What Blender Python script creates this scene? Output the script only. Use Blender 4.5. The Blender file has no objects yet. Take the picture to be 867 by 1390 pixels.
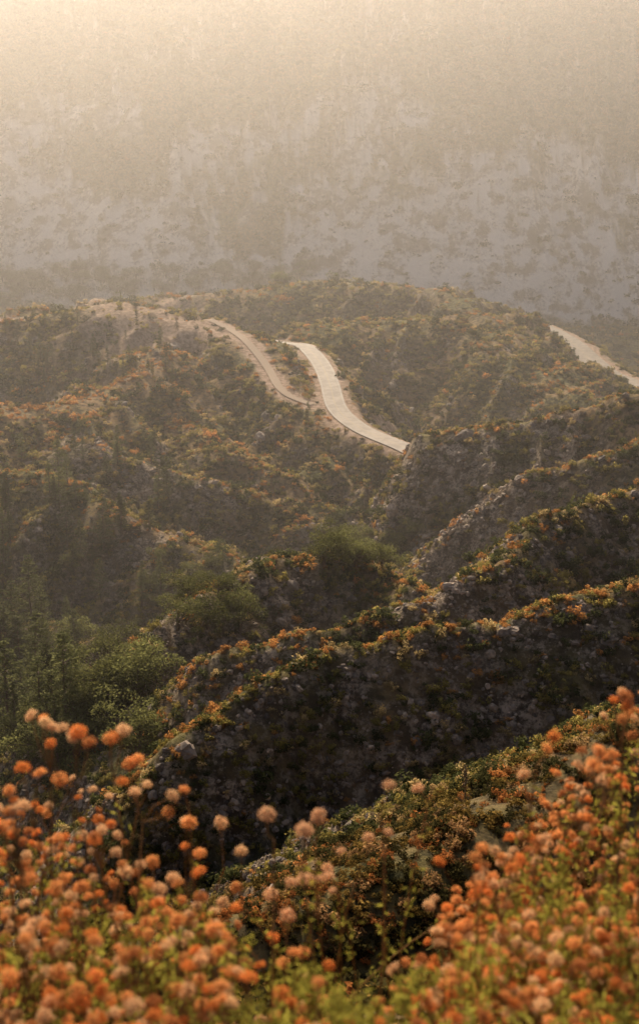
import bpy, math, numpy as np
from mathutils import Vector
rng=np.random.default_rng(7)
PITCH=math.radians(19); F=2000.0
ca,sa=math.cos(PITCH),math.sin(PITCH)
def P(px,py,y,dz=0):
    u=(px-433.5)/F; v=(695-py)/F
    k=y/(ca+v*sa)
    return (u*k, y, (-sa+v*ca)*k+dz)
# ---------- noise ----------
_rt=np.random.default_rng(99);_ang=_rt.uniform(0,2*math.pi,(256,256));_gx=np.cos(_ang).ravel();_gy=np.sin(_ang).ravel()
def perlin(x,y,seed=0):
    x=np.asarray(x,float);y=np.asarray(y,float)+0*x
    ix=np.floor(x);iy=np.floor(y);fx=x-ix;fy=y-iy
    ix=ix.astype(np.int64)+seed*37;iy=iy.astype(np.int64)+seed*71
    u=fx*fx*fx*(fx*(fx*6-15)+10);v=fy*fy*fy*(fy*(fy*6-15)+10)
    def g(dx,dy):
        k=(((ix+dx)&255)<<8)|((iy+dy)&255);return _gx[k]*(fx-dx)+_gy[k]*(fy-dy)
    a=g(0,0);a+=u*(g(1,0)-a);b=g(0,1);b+=u*(g(1,1)-b)
    return (a+v*(b-a))*1.5
def fbm(x,y,o=4,seed=0):
    s=0;a=1;t=0
    for i in range(o):
        s=s+a*perlin(x*2**i+i*17.3,y*2**i-i*9.1,seed+i);t+=a;a*=.5
    return s/t
def ss(a,b,x):
    t=np.clip((x-a)/(b-a),0,1);return t*t*(3-2*t)
# ridges: points(px,py,dist), slope, rounding, rib size, break distance, extra slope
R=[
 ([(-200,1330,84),(150,1300,86),(350,1255,88),(520,1192,93),(640,1130,100),(760,1075,107),(900,1000,112),(1200,890,118)],.74,3,9,99,0),   #E
 ([(160,1180,160),(190,1105,163),(215,1050,166),(270,995,168),(330,950,172),(400,915,176),(450,890,180),(570,860,184),(640,846,187),(780,818,190),(900,788,192),(1300,700,200)],1.0,1.5,12,99,0), #D
 ([(300,915,208),(370,892,210),(460,860,214),(500,846,216),(545,812,220),(650,767,232),(760,712,245),(867,665,258),(1000,610,270),(1400,510,300)],.9,1.5,14,99,0), #C
 ([(175,1005,222),(200,920,230),(245,850,242),(300,798,257),(380,758,270),(470,764,276),(525,790,272),(560,805,262)],.9,3,13,99,0), #C2
 ([(570,775,372),(600,740,376),(650,706,378),(760,646,375),(867,594,372),(1000,535,375),(1300,455,380)],.76,2,18,99,0), #B2
 ([(500,725,440),(520,655,440),(560,597,440),(640,576,440),(760,562,432),(867,542,425),(1000,515,425),(1300,475,420)],.74,3,20,99,0), #B
 ([(700,620,480),(760,585,500),(867,560,515),(1000,540,530)],.5,5,20,99,0),
 ([(60,580,560),(110,597,530),(250,644,505),(400,694,492),(480,742,478)],.52,2,20,99,0), #L1
 ([(-260,600,520),(-60,625,490),(60,655,472),(180,704,452),(300,766,432),(350,803,415)],.50,2,20,99,0), #L2
 ([(-300,700,400),(-150,780,380),(-60,850,370)],.5,6,20,99,0),
 ([(-300,450,720),(-60,440,710),(60,425,710),(130,415,705),(200,422,700),(280,442,680),(350,472,645),(400,522,600),(440,572,560),(455,640,520)],.28,8,28,40,.46), #P1
 ([(-300,560,560),(-100,562,550),(100,548,560),(180,515,600),(230,473,640)],.17,12,28,26,.62), #P2
 ([(200,560,590),(290,605,540),(380,645,512),(440,695,494)],.60,2,20,99,0),
 ([(150,412,860),(250,406,870),(430,384,890),(600,392,855),(675,447,785),(735,492,720),(790,535,650)],.32,12,32,45,.38), #M
 ([(420,443,740),(520,435,760),(610,433,745),(670,478,700)],.24,14,32,30,.48),
]
RW=[(np.array([P(*q) for q in pts]),s,r,w,b0,s2) for pts,s,r,w,b0,s2 in R]
def catmull(pts,n=6):
    p=np.array(pts);p=np.vstack([2*p[0]-p[1],p,2*p[-1]-p[-2]]);o=[]
    for i in range(1,len(p)-2):
        for t in np.linspace(0,1,n,endpoint=False):
            o.append(.5*((2*p[i])+(-p[i-1]+p[i+1])*t+(2*p[i-1]-5*p[i]+4*p[i+1]-p[i+2])*t*t+(-p[i-1]+3*p[i]-3*p[i+1]+p[i+2])*t**3))
    o.append(p[-2]);return np.array(o)
road_main=catmull([P(300,425,830,-9),P(350,440,770,-8),P(388,453,722,-5),P(412,468,692,-.5),P(434,492,650),P(447,520,612),P(458,555,575),P(490,582,548),P(545,606,522),P(600,630,500),P(680,640,505)])
road_far=catmull([P(600,418,1090),P(685,428,1030),P(738,445,965),P(775,465,905),P(803,490,850),P(835,512,805),P(900,530,760)])
trail=catmull([P(285,434,690),P(310,446,678),P(335,464,655),P(362,497,625),P(385,532,592),P(430,552,578)])
trail2=catmull([P(-60,438,712),P(60,430,712),P(130,418,715)])
def polydist(x,y,pl):
    best=np.full(x.shape,1e9);bz=np.zeros(x.shape)
    for a,b in zip(pl[:-1],pl[1:]):
        dx,dy=b[0]-a[0],b[1]-a[1];l2=dx*dx+dy*dy
        t=np.clip(((x-a[0])*dx+(y-a[1])*dy)/l2,0,1)
        d=(x-a[0]-t*dx)**2+(y-a[1]-t*dy)**2
        m=d<best;best=np.where(m,d,best);bz=np.where(m,a[2]+t*(b[2]-a[2]),bz)
    return np.sqrt(best),bz
def H(x,y):
    x=np.asarray(x,float);y=np.asarray(y,float)
    r=np.hypot(x,y);wr=ss(20,200,r)
    wx=x+(perlin(x/45,y/45,91)*6+perlin(x/17,y/17,92)*1.8)*wr
    wy=y+(perlin(x/45,y/45,93)*6+perlin(x/17,y/17,94)*1.8)*wr
    Z=[];ds=[]
    for i,(pl,s,rd,w,b0,s2) in enumerate(RW):
        d,zc=polydist(wx,wy,pl)
        de=np.sqrt(d*d+rd*rd)-rd
        ch=pl[-1,:2]-pl[0,:2];ch/=np.linalg.norm(ch);t=wx*ch[0]+wy*ch[1]
        rib=1-2.4*np.abs(perlin(t/w+.3*perlin(wx/30,wy/30,7),d/(w*5),20+i))+.4*(.5-np.abs(perlin(t/(w*.45),d/(w*2.2),50+i)))
        sp_=12.;ex=sp_*np.log1p(np.exp(np.clip((d-b0)/sp_,-30,30)))*s2
        z=zc-s*de-ex+ (rib-.75)*ss(1,22,d)*min(w*.42,9) + perlin(t/18,t*0+i,60+i)*min(2.5,w*.09)
        Z.append(z);ds.append(d)
    near=-0.72-.72*y+.22*x+ .55*np.exp(-((x-1.3)**2+(y-3)**2)/1.6)+ fbm(x/9,y/9,3,5)*ss(4,40,r)*2.5
    near=near-.12*np.maximum(0,y-12)
    near=np.where(y<0,-0.72-.25*y+.22*x,near)
    Z.append(near);ds.append(np.full(x.shape,8.))
    Z.append(-198-37*ss(700,1000,y)+ fbm(x/80,y/80,3,12)*6);ds.append(np.full(x.shape,60.))
    m=y-(1175-.22*x+75*perlin(x/260,y*0+.3,41))
    amp=ss(-10,160,m)*50
    mx=x+fbm(x/160,y/160,3,44)*70
    rd=1-2*np.abs(fbm(mx/150,y/420,4,47)); rd2=1-2*np.abs(perlin(mx/52,y/150,49)); rd3=1-2*np.abs(perlin(mx/21,y/60,50))
    zm=-242+.60*m+amp*rd*1.15+amp*.42*rd2+amp*.2*rd3 +16*ss(0,35,m)
    cap=230+50*perlin(x/300,y/900,52); zm=cap-np.log1p(np.exp(np.clip((cap-zm)/40,-30,30)))*40
    Z.append(zm);ds.append(np.full(x.shape,80.))
    Z=np.array(Z);k=np.clip(r*.005,.3,2.2)
    mx_=Z.max(0);z=mx_+k*np.log(np.exp((Z-mx_)/k).sum(0))
    am=Z.argmax(0);D=np.take_along_axis(np.array(ds),am[None],0)[0]
    z=z+(fbm(x/11,y/11,4,60)*2.0+(.5-np.abs(perlin(x/5,y/5,66)))*1.2)*ss(60,170,r)
    bare=np.zeros(x.shape)
    for pl,w in ((road_main,4.8),(road_far,9),(trail,3.5),(trail2,3)):
        d,zr=polydist(x,y,pl)
        k2=ss(w*3.4,w*1.15,d);z=z*(1-k2)+(zr-.25)*k2
        bare=np.maximum(bare,ss(w*2.0,w*1.2,d+perlin(x/8,y/8,77)*w*.7))
    return z,D,am,bare
NT,NR=760,1150
s=np.linspace(-1,1,NT);th=np.radians(17)*s+np.radians(40)*s**5
lr_=np.linspace(math.log(.8),math.log(2600),NR);r=np.exp(lr_)
T,RR=np.meshgrid(th,r,indexing='ij')
X=np.sin(T)*RR;Y=np.cos(T)*RR
Zt,Dc,AM,BARE=H(X,Y)
def Hi(x,y):
    x=np.asarray(x,float);y=np.asarray(y,float)
    fi=np.interp(np.arctan2(x,y),th,np.arange(NT));fj=np.interp(np.log(np.hypot(x,y)),lr_,np.arange(NR))
    i=np.clip(fi.astype(int),0,NT-2);j=np.clip(fj.astype(int),0,NR-2);a=fi-i;b=fj-j
    return Zt[i,j]*(1-a)*(1-b)+Zt[i+1,j]*a*(1-b)+Zt[i,j+1]*(1-a)*b+Zt[i+1,j+1]*a*b
YS=np.exp(np.linspace(math.log(40),math.log(2200),1500))
def hit(px,py):
    v=(695-py)/F;u=(px-433.5)/F;k=YS/(ca+v*sa)
    zr=(-sa+v*ca)*k;h=Hi(u*k,YS);i=np.argmax(h>=zr)
    return np.array([u*k[i],YS[i],h[i]])
def mkmesh(name,v,faces,mat=None,smooth=False):
    me=bpy.data.meshes.new(name);faces=np.asarray(faces)
    me.vertices.add(len(v));me.vertices.foreach_set('co',np.asarray(v,np.float32).ravel())
    n=faces.shape[1];me.loops.add(faces.size);me.loops.foreach_set('vertex_index',faces.astype(np.int32).ravel())
    me.polygons.add(len(faces));me.polygons.foreach_set('loop_start',np.arange(len(faces),dtype=np.int32)*n)
    me.update(calc_edges=True)
    me.polygons.foreach_set('use_smooth',np.full(len(faces),smooth))
    if mat: me.materials.append(mat)
    return me
def obj(name,me,par=None):
    o=bpy.data.objects.new(name,me);bpy.context.scene.collection.objects.link(o)
    if par:o.parent=par
    return o
def fattr(me,name,a,t='FLOAT'):
    at=me.attributes.new(name,t,'POINT')
    at.data.foreach_set('vector' if t=='FLOAT_VECTOR' else 'value',np.asarray(a,np.int32 if t=='INT' else np.float32).ravel())
dzr=np.gradient(Zt,axis=1)/np.gradient(RR,axis=1);dzt=np.gradient(Zt,axis=0)/(np.gradient(T,axis=0)*RR)
SL=np.hypot(dzr,dzt)
rn=fbm(X/26,Y/26,4,70);rn2=fbm(X/7,Y/7,3,73)
ROCK=ss(.12,.50,rn*.9+rn2*.5+(SL-.72)*.45)*.8
isM=(AM==len(RW)+2)
far=fbm(X/120,Zt/60,4,75)
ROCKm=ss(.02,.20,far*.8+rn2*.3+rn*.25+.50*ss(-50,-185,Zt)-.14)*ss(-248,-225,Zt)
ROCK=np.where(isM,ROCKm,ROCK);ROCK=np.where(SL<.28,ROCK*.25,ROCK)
ROCK=np.where(((AM==1)|(AM==2))&(dzr>.3),np.maximum(ROCK,.65+.8*rn2+.4*rn),ROCK)
ROCK=np.where(np.isin(AM,[3,4,5,7,8,12])&(dzr>.3),np.maximum(ROCK,np.where(np.isin(AM,[3,4,5]),.55,.25)+1.2*rn2+.8*rn),ROCK);ROCK=np.clip(ROCK,0,1)
for px,py,rad in [(255,900,18),(230,930,12),(300,860,10),(200,650,14),(130,610,16),(180,740,14),(620,720,14),(590,740,14),(660,690,12),(560,650,10),(610,820,8),(290,660,12),(430,730,9)]:
    c=hit(px,py);d=np.hypot(X-c[0],Y-c[1])/rad
    ROCK=np.maximum(ROCK,ss(1.1,.3,d+rn*1.4+rn2*1.4)*.85)
for px,py,rad in [(175,440,30),(215,455,28),(150,425,20),(250,440,24),(120,417,20),(300,450,14),(190,475,14),(470,555,8),(490,570,8),(530,590,8),(240,420,20)]:
    c=hit(px,py);d=np.hypot(X-c[0],(Y-c[1])*.6)/rad
    BARE=np.maximum(BARE,ss(1.1,.4,d+rn*.7+rn2*.6)*.88)
PLAT=np.isin(AM,[10,11,13,14]).astype(float)*ss(.6,.35,SL)
# ---------- materials ----------
def newmat(name):
    m=bpy.data.materials.new(name);m.use_nodes=True;nt=m.node_tree;nt.nodes.clear()
    out=nt.nodes.new('ShaderNodeOutputMaterial');return m,nt,out
def N(nt,t,**k):
    n=nt.nodes.new(t)
    for a,b in k.items(): setattr(n,a,b)
    return n
def mix(nt,fac,a,b,mode='MIX'):
    n=N(nt,'ShaderNodeMix',data_type='RGBA',blend_type=mode)
    for s_,v in ((n.inputs[0],fac),(n.inputs[6],a),(n.inputs[7],b)):
        if isinstance(v,bpy.types.NodeSocket): nt.links.new(v,s_)
        else: s_.default_value=v if not isinstance(v,tuple) else (*v,1)
    return n.outputs[2]
def noise(nt,scale,detail=4,rough=.6):
    n=N(nt,'ShaderNodeTexNoise');n.inputs['Scale'].default_value=scale;n.inputs['Detail'].default_value=detail;n.inputs['Roughness'].default_value=rough
    g=N(nt,'ShaderNodeNewGeometry');nt.links.new(g.outputs['Position'],n.inputs['Vector']);return n.outputs[0]
def ramp(nt,f,a,b):
    n=N(nt,'ShaderNodeMapRange');n.interpolation_type='SMOOTHSTEP';nt.links.new(f,n.inputs[0]);n.inputs[1].default_value=a;n.inputs[2].default_value=b;return n.outputs[0]
def attr(nt,name,inst=False):
    n=N(nt,'ShaderNodeAttribute');n.attribute_name=name
    if inst:n.attribute_type='INSTANCER'
    return n
m_ter,nt,out=newmat('hillside_ground')
b=N(nt,'ShaderNodeBsdfPrincipled');b.inputs['Roughness'].default_value=.95;b.inputs['Specular IOR Level'].default_value=.1
n1=ramp(nt,noise(nt,.03,5),.40,.62);n2=ramp(nt,noise(nt,.5,6),.42,.58);n3=ramp(nt,noise(nt,.30,9,rough=.78),.45,.57);n4=ramp(nt,noise(nt,.055,9,rough=.75),.42,.54);n5=ramp(nt,noise(nt,1.3,6,rough=.7),.42,.56)
soil=mix(nt,n2,(.14,.095,.048),(.32,.21,.10));green=mix(nt,n2,(.065,.065,.024),(.20,.175,.06))
c=mix(nt,n1,soil,green)
rock=mix(nt,n3,(.12,.085,.055),(.60,.47,.34));rock=mix(nt,n5,mix(nt,.7,rock,(.07,.05,.035)),rock)
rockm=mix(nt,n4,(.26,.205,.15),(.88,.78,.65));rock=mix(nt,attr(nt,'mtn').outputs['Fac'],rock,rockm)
c=mix(nt,attr(nt,'rock').outputs['Fac'],c,rock)
dirt=mix(nt,n2,(.34,.23,.15),(.52,.37,.26));c=mix(nt,attr(nt,'bare').outputs['Fac'],c,dirt)
nt.links.new(c,b.inputs['Base Color'])
bp=N(nt,'ShaderNodeBump');bp.inputs['Strength'].default_value=1;bp.inputs['Distance'].default_value=1.6
nt.links.new(noise(nt,.4,10,rough=.75),bp.inputs['Height']);nt.links.new(bp.outputs[0],b.inputs['Normal'])
nt.links.new(b.outputs[0],out.inputs[0])
idx=np.arange(NT*NR).reshape(NT,NR)
fc=np.stack([idx[:-1,:-1],idx[:-1,1:],idx[1:,1:],idx[1:,:-1]],-1).reshape(-1,4)[:,::-1]
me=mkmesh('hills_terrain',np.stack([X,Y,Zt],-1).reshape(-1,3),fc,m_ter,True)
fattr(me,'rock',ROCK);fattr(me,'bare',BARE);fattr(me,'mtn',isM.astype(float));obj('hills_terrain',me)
# ---------- roads ----------
def ribbon(name,pl,w0,w1,dz,mat,par=None):
    pl=np.array(pl);t=np.gradient(pl[:,:2],axis=0);t/=np.linalg.norm(t,axis=1)[:,None]
    n=np.stack([-t[:,1],t[:,0]],-1);k=len(pl);cols=np.linspace(w0,w1,5 if w1-w0>1 else 2)
    v=np.concatenate([np.column_stack([pl[:,:2]+n*cc,pl[:,2]+dz]) for cc in cols]);m=len(cols)
    i=np.arange(k-1);f=np.concatenate([np.stack([i+j*k,i+1+j*k,i+1+(j+1)*k,i+(j+1)*k],-1) for j in range(m-1)])
    return obj(name,mkmesh(name,v,f[:,::-1],mat,True),par)
m_asp,nt,out=newmat('asphalt');b=N(nt,'ShaderNodeBsdfPrincipled')
nt.links.new(mix(nt,ramp(nt,noise(nt,.25,6),.35,.65),(.17,.13,.09),(.27,.21,.145)),b.inputs['Base Color'])
b.inputs['Roughness'].default_value=.72;b.inputs['Specular IOR Level'].default_value=.32;nt.links.new(b.outputs[0],out.inputs[0])
def flat(name,col,rough=.7):
    m,nt,out=newmat(name);b=N(nt,'ShaderNodeBsdfPrincipled')
    nt.links.new(mix(nt,ramp(nt,noise(nt,3,5),.3,.7),tuple(.75*q for q in col),col),b.inputs['Base Color'])
    b.inputs['Roughness'].default_value=rough;nt.links.new(b.outputs[0],out.inputs[0]);return m
m_yel=flat('worn_yellow_paint',(.36,.25,.09));m_whi=flat('worn_white_paint',(.45,.40,.33));m_dirt=flat('dirt_track',(.40,.29,.19),.95);m_wood=flat('bark',(.14,.09,.06),.9)
rdm=bpy.data.objects.new('mountain_road',None);bpy.context.scene.collection.objects.link(rdm)
def resamp(pl,st):
    pl=np.array(pl);L=np.r_[0,np.cumsum(np.linalg.norm(np.diff(pl[:,:2],axis=0),axis=1))];t=np.arange(0,L[-1],st);return np.column_stack([np.interp(t,L,pl[:,i]) for i in range(3)])
rm=resamp(road_main,3)
ribbon('asphalt_surface',rm,-4.2,4.2,.15,m_asp,rdm)
for i,(o_,m) in enumerate([(-.16,m_yel),(.16,m_yel),(-3.6,m_whi),(3.6,m_whi)]): ribbon('painted_line_%d'%i,rm,o_-.05,o_+.05,.156,m,rdm)
rf=bpy.data.objects.new('canyon_road',None);bpy.context.scene.collection.objects.link(rf)
r2=resamp(road_far,4);ribbon('asphalt_surface_b',r2,-7,7,.15,m_asp,rf);ribbon('painted_line_b',r2,-.1,.1,.156,m_yel,rf)
ribbon('dirt_track',resamp(trail,3),-1.8,1.8,.1,m_dirt)
# ---------- instancing ----------
def leafmat(name,transl=.35,fixed=None,var=.35):
    m,nt,out=newmat(name)
    if fixed: col=mix(nt,ramp(nt,noise(nt,8,3),.3,.7),tuple(q*(1-var) for q in fixed),tuple(q*(1+var) for q in fixed))
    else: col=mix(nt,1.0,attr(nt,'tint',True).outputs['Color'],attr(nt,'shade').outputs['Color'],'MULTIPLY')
    d=N(nt,'ShaderNodeBsdfDiffuse');t=N(nt,'ShaderNodeBsdfTranslucent');x=N(nt,'ShaderNodeMixShader');x.inputs[0].default_value=transl
    nt.links.new(col,d.inputs[0]);nt.links.new(col,t.inputs[0]);nt.links.new(d.outputs[0],x.inputs[1]);nt.links.new(t.outputs[0],x.inputs[2]);nt.links.new(x.outputs[0],out.inputs[0])
    return m
m_leaf=leafmat('foliage',.5)
def quads(c,size,rg,flat_=0,asp=.6):
    n=len(c);a=rg.normal(size=(n,3));a[:,2]*=1-flat_;a/=np.linalg.norm(a,axis=1)[:,None]
    b_=rg.normal(size=(n,3));b_[:,2]*=1-flat_;b_-=a*(a*b_).sum(1)[:,None];b_/=np.linalg.norm(b_,axis=1)[:,None]
    s_=np.asarray(size).reshape(-1,1)*rg.uniform(.6,1.3,(n,1));a=a*s_;b_=b_*s_*asp
    v=np.stack([c-a,c-b_*.9+a*.1,c+a,c+b_],1).reshape(-1,3);return v,np.arange(n*4).reshape(-1,4)
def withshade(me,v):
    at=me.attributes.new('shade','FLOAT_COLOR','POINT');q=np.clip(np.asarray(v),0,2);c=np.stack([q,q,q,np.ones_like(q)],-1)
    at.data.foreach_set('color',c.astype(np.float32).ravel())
def coll(name,meshes):
    c=bpy.data.collections.new(name)
    for i,me in enumerate(meshes):
        c.objects.link(bpy.data.objects.new('%s_proto_%d'%(name,i),me))
    return c
def shrub(seed,n=260,nl=9,h=.75,qs=.13):
    rg=np.random.default_rng(seed)
    lc=rg.normal(size=(nl,3))*[.42,.42,.2]+[0,0,h*.5];lr=rg.uniform(.22,.42,nl)
    k=rg.integers(0,nl,n);d=rg.normal(size=(n,3));d/=np.linalg.norm(d,axis=1)[:,None]
    c=lc[k]+d*(lr[k]*rg.uniform(.6,1.12,n))[:,None];c[:,2]=np.abs(c[:,2])
    v,f=quads(c,qs,rg);me=mkmesh('shrub',v,f,m_leaf)
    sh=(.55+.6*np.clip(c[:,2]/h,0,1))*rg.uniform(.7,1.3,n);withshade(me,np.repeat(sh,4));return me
def tube(pts,rad,sides=5):
    pts=np.array(pts);rad=np.array(rad);k=len(pts);t=np.gradient(pts,axis=0);t/=np.linalg.norm(t,axis=1)[:,None]+1e-9
    up=np.where(np.abs(t[:,2:3])>.9,[[1.,0,0]],[[0,0,1.]]);a=np.cross(t,up);a/=np.linalg.norm(a,axis=1)[:,None];b_=np.cross(t,a)
    an=np.arange(sides)*2*math.pi/sides
    v=(pts[:,None]+rad[:,None,None]*(np.cos(an)[None,:,None]*a[:,None]+np.sin(an)[None,:,None]*b_[:,None])).reshape(-1,3)
    i=np.arange(k-1)[:,None]*sides;j=np.arange(sides)[None];j2=(j+1)%sides
    f=np.stack([i+j,i+j2,i+sides+j2,i+sides+j],-1).reshape(-1,4);return v,f
def join(parts):
    V=[];Fc=[];M=[];o=0
    for v,f,m in parts: V.append(v);Fc.append(f+o);M.append(np.full(len(f),m));o+=len(v)
    return np.concatenate(V),np.concatenate(Fc),np.concatenate(M)
def treemesh(name,parts,shade,mats):
    v,f,m=join(parts);me=mkmesh(name,v,f)
    for q in mats: me.materials.append(q)
    me.polygons.foreach_set('material_index',m.astype(np.int32));withshade(me,shade);return me
def conifer(seed,h=1.0,dens=1.0,wid=.2,leaf=None):
    rg=np.random.default_rng(seed);parts=[];sh=[]
    z=np.linspace(0,h,9);ben=rg.normal(size=2)*.01
    v,f=tube(np.column_stack([np.sin(z*3)*ben[0],np.sin(z*3)*ben[1],z]),.016*(1-z/h*.93),6);parts.append((v,f,1));sh.append(np.ones(len(v)))
    zz=rg.uniform(.14,.2)*h
    while zz<h*.985:
        tt=zz/h;L=wid*(1-tt)**.75*min(1,.45+(tt)*2.2)+.015
        for q in range(rg.integers(3,6)):
            if rg.random()<.14: continue
            a=rg.uniform(0,6.28);l=L*rg.uniform(.55,1.25);dr=rg.uniform(-.32,.15)*(1-tt)
            s_=np.linspace(0,1,4);p=np.column_stack([np.cos(a)*l*s_,np.sin(a)*l*s_,zz+l*(dr*s_+.18*s_**2)])
            v,f=tube(p,.004*(1-s_*.8),3);parts.append((v,f,1));sh.append(np.ones(len(v)))
            m=int(26*dens*(.3+l/wid));u=rg.uniform(.15,1.05,m)**.7
            c=np.column_stack([np.cos(a)*l*u,np.sin(a)*l*u,zz+l*(dr*u+.18*u**2)])+rg.normal(size=(m,3))*[.014,.014,.006]
            v,f=quads(c,.015,rg,.45,.45);parts.append((v,f,0));sh.append(np.repeat(rg.uniform(.6,1.4,m),4))
        zz+=h*rg.uniform(.022,.038)
    return treemesh('conifer',parts,np.concatenate(sh),[leaf or m_leaf,m_wood])
def oak(seed,leaf=None):
    rg=np.random.default_rng(seed);parts=[];sh=[]
    v,f=tube([(0,0,-.1),(.01,0,.15),(.03,.02,.35)],[.05,.04,.03],7);parts.append((v,f,1));sh.append(np.ones(len(v)))
    nl=16;lc=rg.normal(size=(nl,3))*[.27,.27,.13]+[0,0,.52];lr=rg.uniform(.12,.26,nl)
    for q in lc:
        v,f=tube([(.02,.01,.28),tuple((np.array([.02,.01,.28])+q)/2+[0,0,-.03]),tuple(q)],[.02,.012,.004],4);parts.append((v,f,1));sh.append(np.ones(len(v)))
    n=2600;k=rg.integers(0,nl,n);d=rg.normal(size=(n,3));d/=np.linalg.norm(d,axis=1)[:,None];d[:,2]=np.where(rg.random(n)<.6,np.abs(d[:,2]),d[:,2])
    c=lc[k]+d*(lr[k]*rg.uniform(.6,1.1,n))[:,None]
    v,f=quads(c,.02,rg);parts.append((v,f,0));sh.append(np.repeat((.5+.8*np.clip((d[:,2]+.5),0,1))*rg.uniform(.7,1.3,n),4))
    return treemesh('oak',parts,np.concatenate(sh),[leaf or m_leaf,m_wood])
def scatter(name,pos,scale,rot,tint,idx_,col):
    me=bpy.data.meshes.new(name);me.vertices.add(len(pos));me.vertices.foreach_set('co',np.asarray(pos,np.float32).ravel())
    fattr(me,'scl',scale,'FLOAT_VECTOR');fattr(me,'rot',rot,'FLOAT_VECTOR');fattr(me,'tint',tint,'FLOAT_VECTOR');fattr(me,'pidx',idx_,'INT')
    o=obj(name,me);g=bpy.data.node_groups.new(name+'_gn','GeometryNodeTree')
    g.interface.new_socket('Geometry',in_out='INPUT',socket_type='NodeSocketGeometry');g.interface.new_socket('Geometry',in_out='OUTPUT',socket_type='NodeSocketGeometry')
    gi=g.nodes.new('NodeGroupInput');go=g.nodes.new('NodeGroupOutput');ip=g.nodes.new('GeometryNodeInstanceOnPoints');ci=g.nodes.new('GeometryNodeCollectionInfo')
    ci.inputs['Collection'].default_value=col;ci.inputs['Separate Children'].default_value=True;ci.inputs['Reset Children'].default_value=True
    def na(n_,t):
        a=g.nodes.new('GeometryNodeInputNamedAttribute');a.data_type=t;a.inputs['Name'].default_value=n_;return [q for q in a.outputs if q.enabled][0]
    e=g.nodes.new('FunctionNodeEulerToRotation');g.links.new(na('rot','FLOAT_VECTOR'),e.inputs[0]);g.links.new(e.outputs[0],ip.inputs['Rotation'])
    g.links.new(na('scl','FLOAT_VECTOR'),ip.inputs['Scale']);g.links.new(na('pidx','INT'),ip.inputs['Instance Index'])
    ip.inputs['Pick Instance'].default_value=True;g.links.new(gi.outputs[0],ip.inputs['Points']);g.links.new(ci.outputs[0],ip.inputs['Instance']);g.links.new(ip.outputs[0],go.inputs[0])
    md=o.modifiers.new('inst','NODES');md.node_group=g;return o
# --- chaparral
dr=np.gradient(RR,axis=1);dt=np.gradient(T,axis=0);AREA=dr*RR*dt*np.sqrt(1+SL**2)
def sample(lam):
    cnt=rng.poisson(lam);ii,jj=np.nonzero(cnt);rp_=cnt[ii,jj];ii=np.repeat(ii,rp_);jj=np.repeat(jj,rp_);n=len(ii)
    fi=ii+rng.uniform(-.5,.5,n);fj=jj+rng.uniform(-.5,.5,n);i0=np.clip(np.floor(fi).astype(int),0,NT-2);j0=np.clip(np.floor(fj).astype(int),0,NR-2);a=np.clip(fi-i0,0,1);b_=np.clip(fj-j0,0,1)
    return n,ii,jj,lambda A: A[i0,j0]*(1-a)*(1-b_)+A[i0+1,j0]*a*(1-b_)+A[i0,j0+1]*(1-a)*b_+A[i0+1,j0+1]*a*b_
size=np.interp(RR,[8,40,100,180,450,800,1200,2500],[.22,.38,.55,.72,1.0,1.35,2.6,4.2])
cov=np.interp(RR,[8,100,180,450,800,1200],[.75,.8,.85,.65,.5,.45])*(1-.35*PLAT)
cl=ss(-.35,.25,fbm(X/14,Y/14,3,80))*.7+.3
lam=cov*cl/(size**2*1.6)*AREA*(1-np.where(isM,.88,.72)*ROCK)*(1-.93*BARE)
lam*=(np.abs(T)<math.radians(22))*(RR>9)*(RR<1900)
n,ii,jj,bil=sample(lam)
pos=np.stack([bil(X),bil(Y),bil(Zt)],-1);sz=bil(size);dc=bil(Dc);isMp=isM[ii,jj];slr=bil(dzr);pl_=bil(PLAT);rp_=bil(RR)
onroad=np.zeros(n,bool)
for pl,w in ((road_main,5.4),(road_far,10),(trail,3.2)): onroad|=polydist(pos[:,0],pos[:,1],pl)[0]<w
ORA=np.array([.50,.25,.08]);OLI=np.array([.30,.245,.07]);DKG=np.array([.075,.08,.03]);TAN=np.array([.46,.34,.15])
ono=fbm(pos[:,0]/22,pos[:,1]/22,3,85)
po=np.clip(.42*np.exp(-dc/10)+.08+ono*.55-.35*np.clip(slr,0,.8)+.1*pl_+.45*(AM[ii,jj]==11)*pl_,.02,.85);po=np.where(isMp,.03,po)
u=rng.random(n);v_=rng.random(n)
tint=np.where((u<po)[:,None],ORA,np.where((v_<.50)[:,None],OLI,np.where((v_<.83)[:,None],DKG,TAN)))*rng.uniform(.65,1.35,(n,1))
big=rng.random(n)<.12
sc=sz*rng.lognormal(0,.3,n)*np.where(big,1.5,1);orange=(u<po);sc*=np.where(orange,.8,1.05)
tint=np.where(big[:,None]&~orange[:,None],DKG*1.1,tint)
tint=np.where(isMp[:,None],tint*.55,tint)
nearf=ss(140,100,rp_)[:,None];tint=tint*(1-nearf)+tint*np.array([.66,.52,.5])*nearf
scl=np.stack([sc,sc*rng.uniform(.8,1.2,n),sc*rng.uniform(.7,1.25,n)],-1)
pos[:,2]-=.08*sc;rot=np.stack([rng.normal(0,.1,n),rng.normal(0,.1,n),rng.uniform(0,6.28,n)],-1);pi_=rng.integers(0,5,n);kp=~onroad
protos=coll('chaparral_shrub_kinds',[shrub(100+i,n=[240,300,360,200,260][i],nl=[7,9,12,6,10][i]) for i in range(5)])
scatter('chaparral_shrubs',pos[kp],scl[kp],rot[kp],tint[kp],pi_[kp],protos)
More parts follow.
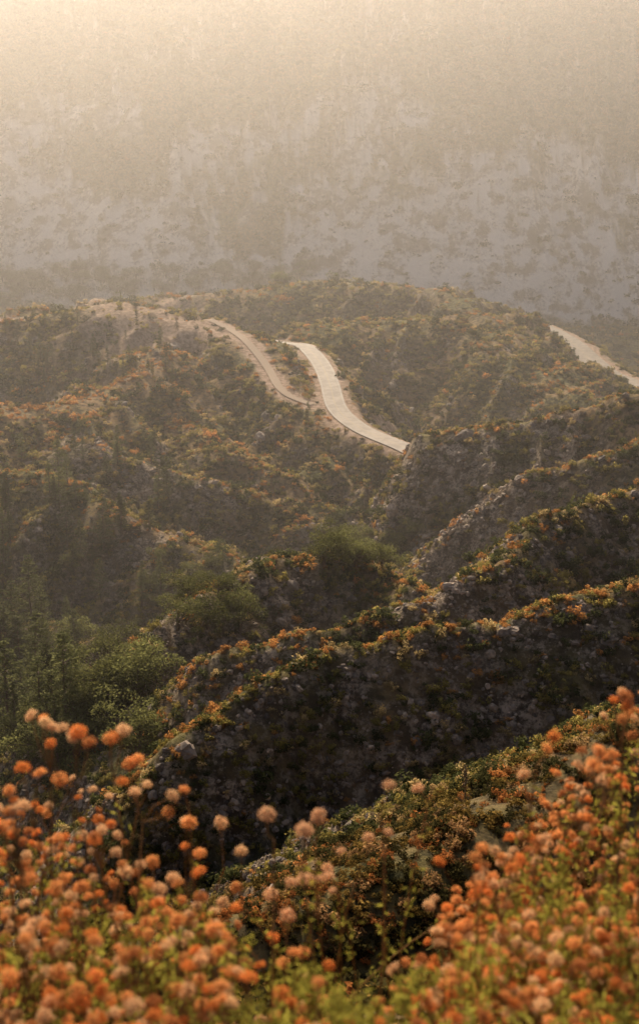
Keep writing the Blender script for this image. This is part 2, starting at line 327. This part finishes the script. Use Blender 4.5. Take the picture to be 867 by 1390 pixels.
# --- loose rock outcrops
m_rock,nt,out=newmat('granite_rock');b=N(nt,'ShaderNodeBsdfPrincipled');b.inputs['Roughness'].default_value=.9
nt.links.new(mix(nt,1.0,attr(nt,'tint',True).outputs['Color'],mix(nt,ramp(nt,noise(nt,1.5,5),.35,.65),(.6,.6,.6),(1.,1.,1.)),'MULTIPLY'),b.inputs['Base Color']);nt.links.new(b.outputs[0],out.inputs[0])
def boulder(seed):
    rg=np.random.default_rng(seed);vs=[]
    for a_ in np.linspace(0.01,math.pi-.01,7):
        for j in range(9):
            q=np.array([math.sin(a_)*math.cos(j*.698),math.sin(a_)*math.sin(j*.698),math.cos(a_)])
            vs.append(np.sign(q)*np.abs(q)**.75*rg.uniform(.72,1.15))
    fs=[[p_*9+j,(p_+1)*9+j,(p_+1)*9+(j+1)%9,p_*9+(j+1)%9] for p_ in range(6) for j in range(9)]
    return mkmesh('rock',np.array(vs)*[1,.8,.75],np.array(fs),m_rock)
rsz=np.interp(RR,[60,180,450,700],[.18,.28,.6,.9])
nr,ri,rj,bil=sample(.38*ROCK**1.5/(rsz**2*3)*AREA*(RR<720)*(RR>50)*(np.abs(T)<math.radians(22))*(BARE<.3))
rs=bil(rsz)*rng.lognormal(0,.5,nr)
scatter('rock_outcrops',np.stack([bil(X),bil(Y),bil(Zt)-.1*rs],-1),np.stack([rs,rs*rng.uniform(.7,1.3,nr),rs*rng.uniform(.5,1,nr)],-1),rng.normal(0,.5,(nr,3))+np.stack([rs*0,rs*0,rng.uniform(0,6.28,nr)],-1),np.array([.38,.29,.205])*rng.uniform(.35,1.3,(nr,1)),rng.integers(0,4,nr),coll('rock_kinds',[boulder(i) for i in range(4)]))
# --- forests
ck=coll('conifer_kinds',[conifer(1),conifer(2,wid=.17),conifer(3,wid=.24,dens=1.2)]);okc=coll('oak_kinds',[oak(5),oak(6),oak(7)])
cp=[];op=[]
def rp(x0,x1,y0,y1,n_): return zip(rng.uniform(x0,x1,n_),rng.uniform(y0,y1,n_))
for px,py in rp(-80,120,860,1060,40): cp.append((*hit(px,py),rng.uniform(13,24)))
for px,py in rp(-60,230,610,830,40): cp.append((*hit(px,py),rng.uniform(8,15)))
for px,py in rp(-60,240,440,530,34): cp.append((*hit(px,py),rng.uniform(5,10)))
for px,py in rp(200,480,560,740,12): cp.append((*hit(px,py),rng.uniform(4,8)))
for px,py in rp(-60,190,880,1060,56): op.append((*hit(px,py),rng.uniform(7,12)))
for px,py in rp(430,560,735,775,26): op.append((*hit(px,py),rng.uniform(4,8)))
for px,py in rp(0,330,760,860,26): op.append((*hit(px,py),rng.uniform(4,8)))
for px,py in rp(-80,420,375,428,160):
    h_=hit(px,py)
    if h_[1]>900: op.append((*h_,rng.uniform(9,15)))
def dotree(name,L,col,tint0,wide):
    L=np.array(L);k=len(L);s_=L[:,3];z=rng.uniform(0,6.28,k);w=s_*wide
    scatter(name,L[:,:3]-[0,0,.3],np.stack([w,w,s_],-1),np.stack([z*0,z*0,z],-1),np.array(tint0)*rng.uniform(.6,1.5,(k,1)),rng.integers(0,3,k),col)
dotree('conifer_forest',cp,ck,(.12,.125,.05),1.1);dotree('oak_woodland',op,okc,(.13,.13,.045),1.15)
m_pl=leafmat('pine_needles',.45,(.10,.105,.045));pm=[conifer(11,leaf=m_pl,wid=.23,dens=1.3),conifer(12,wid=.28,leaf=m_pl,dens=1.3),conifer(13,wid=.18,leaf=m_pl,dens=1.3)]
for i,(px,py,h_) in enumerate([(92,742,18),(143,752,18),(128,490,12),(56,492,13),(66,500,11),(42,488,11),(4,910,26),(32,975,30),(75,690,12),(235,545,11),(10,700,14),(225,500,10)]):
    c=hit(px,py);o=obj('pine_tree',pm[i%3]);o.location=[float(q) for q in c-np.array([0,0,.3])];o.scale=(h_,)*3;o.rotation_euler[2]=i*1.7
m_yu=flat('dry_yucca_stalk',(.22,.14,.07),.9)
for i,(px,py,h_) in enumerate([(630,1092,3.6),(232,880,3.5),(120,905,3.),(640,690,3.5),(785,600,4)]):
    rg=np.random.default_rng(i);parts=[];v,f=tube([(0,0,-.2),(.01,0,.5),(0,.02,1)],[.02,.014,.008],5);parts.append((v,f,0))
    c=np.column_stack([rg.normal(size=(160,2))*.035,rg.uniform(.45,1.02,160)]);v,f=quads(c,.03,rg);parts.append((v,f,0))
    a_=rg.uniform(0,6.28,40)
    for q in a_[:24]:
        e_=rg.uniform(.05,.22);v,f=tube([(0,0,0),(np.cos(q)*.1,np.sin(q)*.1,e_*.6),(np.cos(q)*.2,np.sin(q)*.2,e_)],[.008,.006,.001],3);parts.append((v,f,0))
    v,f,m=join(parts);o=obj('yucca_stalk',mkmesh('yucca',v,f,m_yu));o.location=hit(px,py);o.scale=(h_,)*3
# ---------- foreground buckwheat ----------
m_flo=leafmat('buckwheat_bloom',.6);m_stem=leafmat('buckwheat_stem',.25,(.30,.17,.07));m_gl=leafmat('buckwheat_leaf',.5,(.32,.29,.05))
def head(seed):
    rg=np.random.default_rng(seed);n_=95
    i=np.arange(n_);ph=np.arccos(1-1.55*(i+.5)/n_);tt=i*2.39996
    d=np.column_stack([np.sin(ph)*np.cos(tt),np.sin(ph)*np.sin(tt),np.cos(ph)]);d+=rg.normal(size=d.shape)*.13
    rad=rg.uniform(.78,1.05,n_);c=d*rad[:,None]*[1,1,.8]
    vs=[];fs=[];sh=[]
    for k in range(n_):
        nn=d[k]/np.linalg.norm(d[k]);a1=np.cross(nn,[.3,.5,.8]);a1/=np.linalg.norm(a1);a2=np.cross(nn,a1);w=rg.uniform(.12,.2)
        ps=rg.uniform(0,1.2)
        for q in range(4):
            an=ps+q*math.pi/2;e=np.cos(an)*a1+np.sin(an)*a2;g_=np.cos(an+.8)*a1+np.sin(an+.8)*a2;h2=np.cos(an-.8)*a1+np.sin(an-.8)*a2
            b0=len(vs);vs+=[c[k]-nn*w*.5,c[k]+g_*w*.7+nn*w*.15,c[k]+e*w*1.15+nn*w*.55,c[k]+h2*w*.7+nn*w*.15];fs.append([b0,b0+1,b0+2,b0+3])
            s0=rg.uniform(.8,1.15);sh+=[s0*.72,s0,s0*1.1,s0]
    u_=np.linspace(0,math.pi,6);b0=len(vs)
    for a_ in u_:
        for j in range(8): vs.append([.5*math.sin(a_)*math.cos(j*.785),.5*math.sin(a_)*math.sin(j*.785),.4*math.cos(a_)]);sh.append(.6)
    for p_ in range(5):
        for j in range(8): fs.append([b0+p_*8+j,b0+p_*8+(j+1)%8,b0+(p_+1)*8+(j+1)%8,b0+(p_+1)*8+j])
    me=mkmesh('bloom',np.array(vs),np.array(fs),m_flo);withshade(me,sh);return me
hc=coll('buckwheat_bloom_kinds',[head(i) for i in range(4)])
heads=[];hs=[];hr=[];ht=[];sp=[];lp=[]
Tx=[-80,0,40,90,150,200,260,330,400,460,520,580,640,700,760,810,867,950]
Ty=[1080,1080,1060,1090,1100,1125,1175,1230,1270,1300,1310,1275,1190,1130,1060,1000,955,920]
def gz(x,y): return float(Hi(np.array([x]),np.array([y]))[0])
def addgroup(px,py,dist,nh,spread=.03,colr=None,leafy=.4,hsz=1):
    c=np.array(P(px,py,dist));g=gz(c[0],c[1])
    base=np.array([c[0]+rng.normal(0,.12),c[1]+rng.normal(0,.12)+.05,g-.05])
    fork=c+[rng.normal(0,.012),rng.normal(0,.012),-rng.uniform(.05,.11)]
    t=np.linspace(0,1,7)[:,None];mid=(base+fork)/2+np.append(rng.normal(0,.05,2),.05)
    pts=(1-t)**2*base+2*t*(1-t)*mid+t*t*fork
    v,f=tube(pts,np.linspace(.0028,.0014,7),4);sp.append((v,f,0))
    for k in range(nh):
        h0=c+(rng.normal(size=3)*[spread,spread,spread*.6] if nh>1 else 0)
        q=(fork+h0)/2+rng.normal(size=3)*.006
        v,f=tube([fork,q,h0],[.0013,.0011,.0009],4);sp.append((v,f,0))
        s0=rng.uniform(.0070,.013)*hsz;heads.append(h0);hs.append([s0,s0,s0*rng.uniform(.75,1)])
        ax=(h0-fork);ax/=np.linalg.norm(ax);hr.append([-ax[1]*.8+rng.normal(0,.2),ax[0]*.8+rng.normal(0,.2),rng.uniform(0,6.28)])
        base_c=np.array([[.93,.43,.15],[.90,.33,.09],[.95,.60,.32],[.62,.25,.09]])[rng.choice(4,p=[.38,.24,.26,.12])] if colr is None else np.array(colr)
        ht.append(np.minimum(base_c*rng.uniform(.82,1.08),.95))
    if rng.random()<leafy:
        m=60;tt=rng.uniform(.1,.97,m)[:,None];cc=(1-tt)**2*base+2*tt*(1-tt)*mid+tt*tt*fork+rng.normal(size=(m,3))*.008
        v,f=quads(cc,.009,rng,0,.28);lp.append((v,f,0))
def dist_for(py): return float(np.interp(py,[930,1100,1250,1420],[3.3,2.9,2.3,1.8]))*rng.uniform(.85,1.18)
for px in rng.uniform(-60,310,145):
    top=np.interp(px,Tx,Ty);py=top+rng.random()**.8*(1430-top);addgroup(px,py,dist_for(py),rng.integers(2,6))
for px in rng.uniform(310,600,30):
    top=np.interp(px,Tx,Ty);py=top+rng.random()**.7*(1430-top);addgroup(px,py,dist_for(py),rng.integers(1,4),.022)
for px in rng.uniform(590,950,300):
    top=np.interp(px,Tx,Ty);py=top+rng.random()**.9*(1430-top);addgroup(px,py,dist_for(py)*1.1,rng.integers(2,7))
for px,py,nh in [(70,985,5),(85,1010,4),(50,1055,4),(155,1003,3),(190,1045,4),(250,1072,1),(300,1117,1),(362,1106,1),(416,1120,2),(440,1108,3),(463,1155,1),(500,1137,1),(528,1066,1),(567,1070,1),(527,1130,1),(388,1222,3),(327,1155,1),(255,1125,2),(205,1085,3),(713,1062,2),(740,1005,2),(735,1135,3),(700,1180,3),(650,1170,2),(850,960,5),(820,1030,5),(130,1140,4),(20,1100,4),(430,1180,3),(462,1200,2)]:
    addgroup(px,py,rng.uniform(2.1,2.6),nh,.02,(.90,.54,.30) if px>340 and px<600 else None,.6,1.1)
for px in rng.uniform(-60,930,300):
    top=np.interp(px,Tx,Ty)+30
    py=top+rng.random()*(1480-top);c=np.array(P(px,py,dist_for(py)));base=np.array([c[0]+rng.normal(0,.1),c[1]+rng.normal(0,.1),gz(c[0],c[1])-.05])
    t=np.linspace(0,1,7)[:,None];mid=(base+c)/2+np.append(rng.normal(0,.05,2),0);pts=(1-t)**2*base+2*t*(1-t)*mid+t*t*c
    v,f=tube(pts,np.linspace(.003,.0008,7),4);sp.append((v,f,0));m=90;tt=1-rng.uniform(0,1,m)[:,None]**1.5*.7
    cc=(1-tt)**2*base+2*tt*(1-tt)*mid+tt*tt*c+rng.normal(size=(m,3))*.008;v,f=quads(cc,.010,rng,0,.28);lp.append((v,f,0))
v,f,_=join(sp);st=obj('buckwheat_stems',mkmesh('stems',v,f,m_stem,True));v,f,_=join(lp);lv=obj('buckwheat_leaves',mkmesh('leaves',v,f,m_gl))
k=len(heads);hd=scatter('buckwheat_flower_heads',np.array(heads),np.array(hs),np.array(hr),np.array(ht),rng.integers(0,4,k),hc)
bw=bpy.data.objects.new('buckwheat_plant',None);bpy.context.scene.collection.objects.link(bw)
for o in (st,lv,hd): o.parent=bw
# ---------- haze ----------
def haze(name,dens,y0,y1,z1):
    m_h,nt,out=newmat('air_'+name);vs=N(nt,'ShaderNodeVolumeScatter');vs.inputs['Color'].default_value=(1,.93,.85,1);vs.inputs['Density'].default_value=dens;vs.inputs['Anisotropy'].default_value=.70
    nt.links.new(vs.outputs[0],out.inputs['Volume'])
    x0,x1,z0=-1800,1800,-420
    bv=[(x,y,z) for x in(x0,x1) for y in(y0,y1) for z in(z0,z1)]
    obj(name,mkmesh('haze',bv,[[0,1,3,2],[4,6,7,5],[0,4,5,1],[2,3,7,6],[0,2,6,4],[1,5,7,3]],m_h))
haze('atmospheric_haze',.00028,150,799,60);haze('canyon_haze',.00062,800,3000,60)
# ---------- light ----------
AZ=math.radians(-9);EL=math.radians(29)
d=Vector((math.sin(AZ)*math.cos(EL),math.cos(AZ)*math.cos(EL),math.sin(EL)))
L=bpy.data.lights.new('sun','SUN');L.energy=5;L.angle=math.radians(.5);L.color=(1,.82,.60)
o=bpy.data.objects.new('sun',L);bpy.context.scene.collection.objects.link(o);o.rotation_euler=(-d).to_track_quat('-Z','Y').to_euler()
w=bpy.data.worlds.new('World');bpy.context.scene.world=w;w.use_nodes=True;nt=w.node_tree
sk=nt.nodes.new('ShaderNodeTexSky');sk.sky_type='NISHITA';sk.sun_disc=False;sk.sun_elevation=EL;sk.sun_rotation=AZ;sk.air_density=.5;sk.dust_density=5;sk.ozone_density=.3
bg=nt.nodes['Background'];bg.inputs[1].default_value=.15;nt.links.new(sk.outputs[0],bg.inputs[0])
cam=bpy.data.cameras.new('camera');co=bpy.data.objects.new('camera',cam);bpy.context.scene.collection.objects.link(co);bpy.context.scene.camera=co
co.rotation_euler=(math.radians(90)-PITCH,0,0);cam.sensor_fit='VERTICAL';cam.sensor_height=36;cam.sensor_width=24;cam.lens=F/1390*36;cam.clip_start=.05;cam.clip_end=8000
cam.dof.use_dof=True;cam.dof.focus_distance=260;cam.dof.aperture_fstop=6.3
bpy.context.scene.view_settings.view_transform='Standard'
bpy.context.scene.view_settings.look='None'
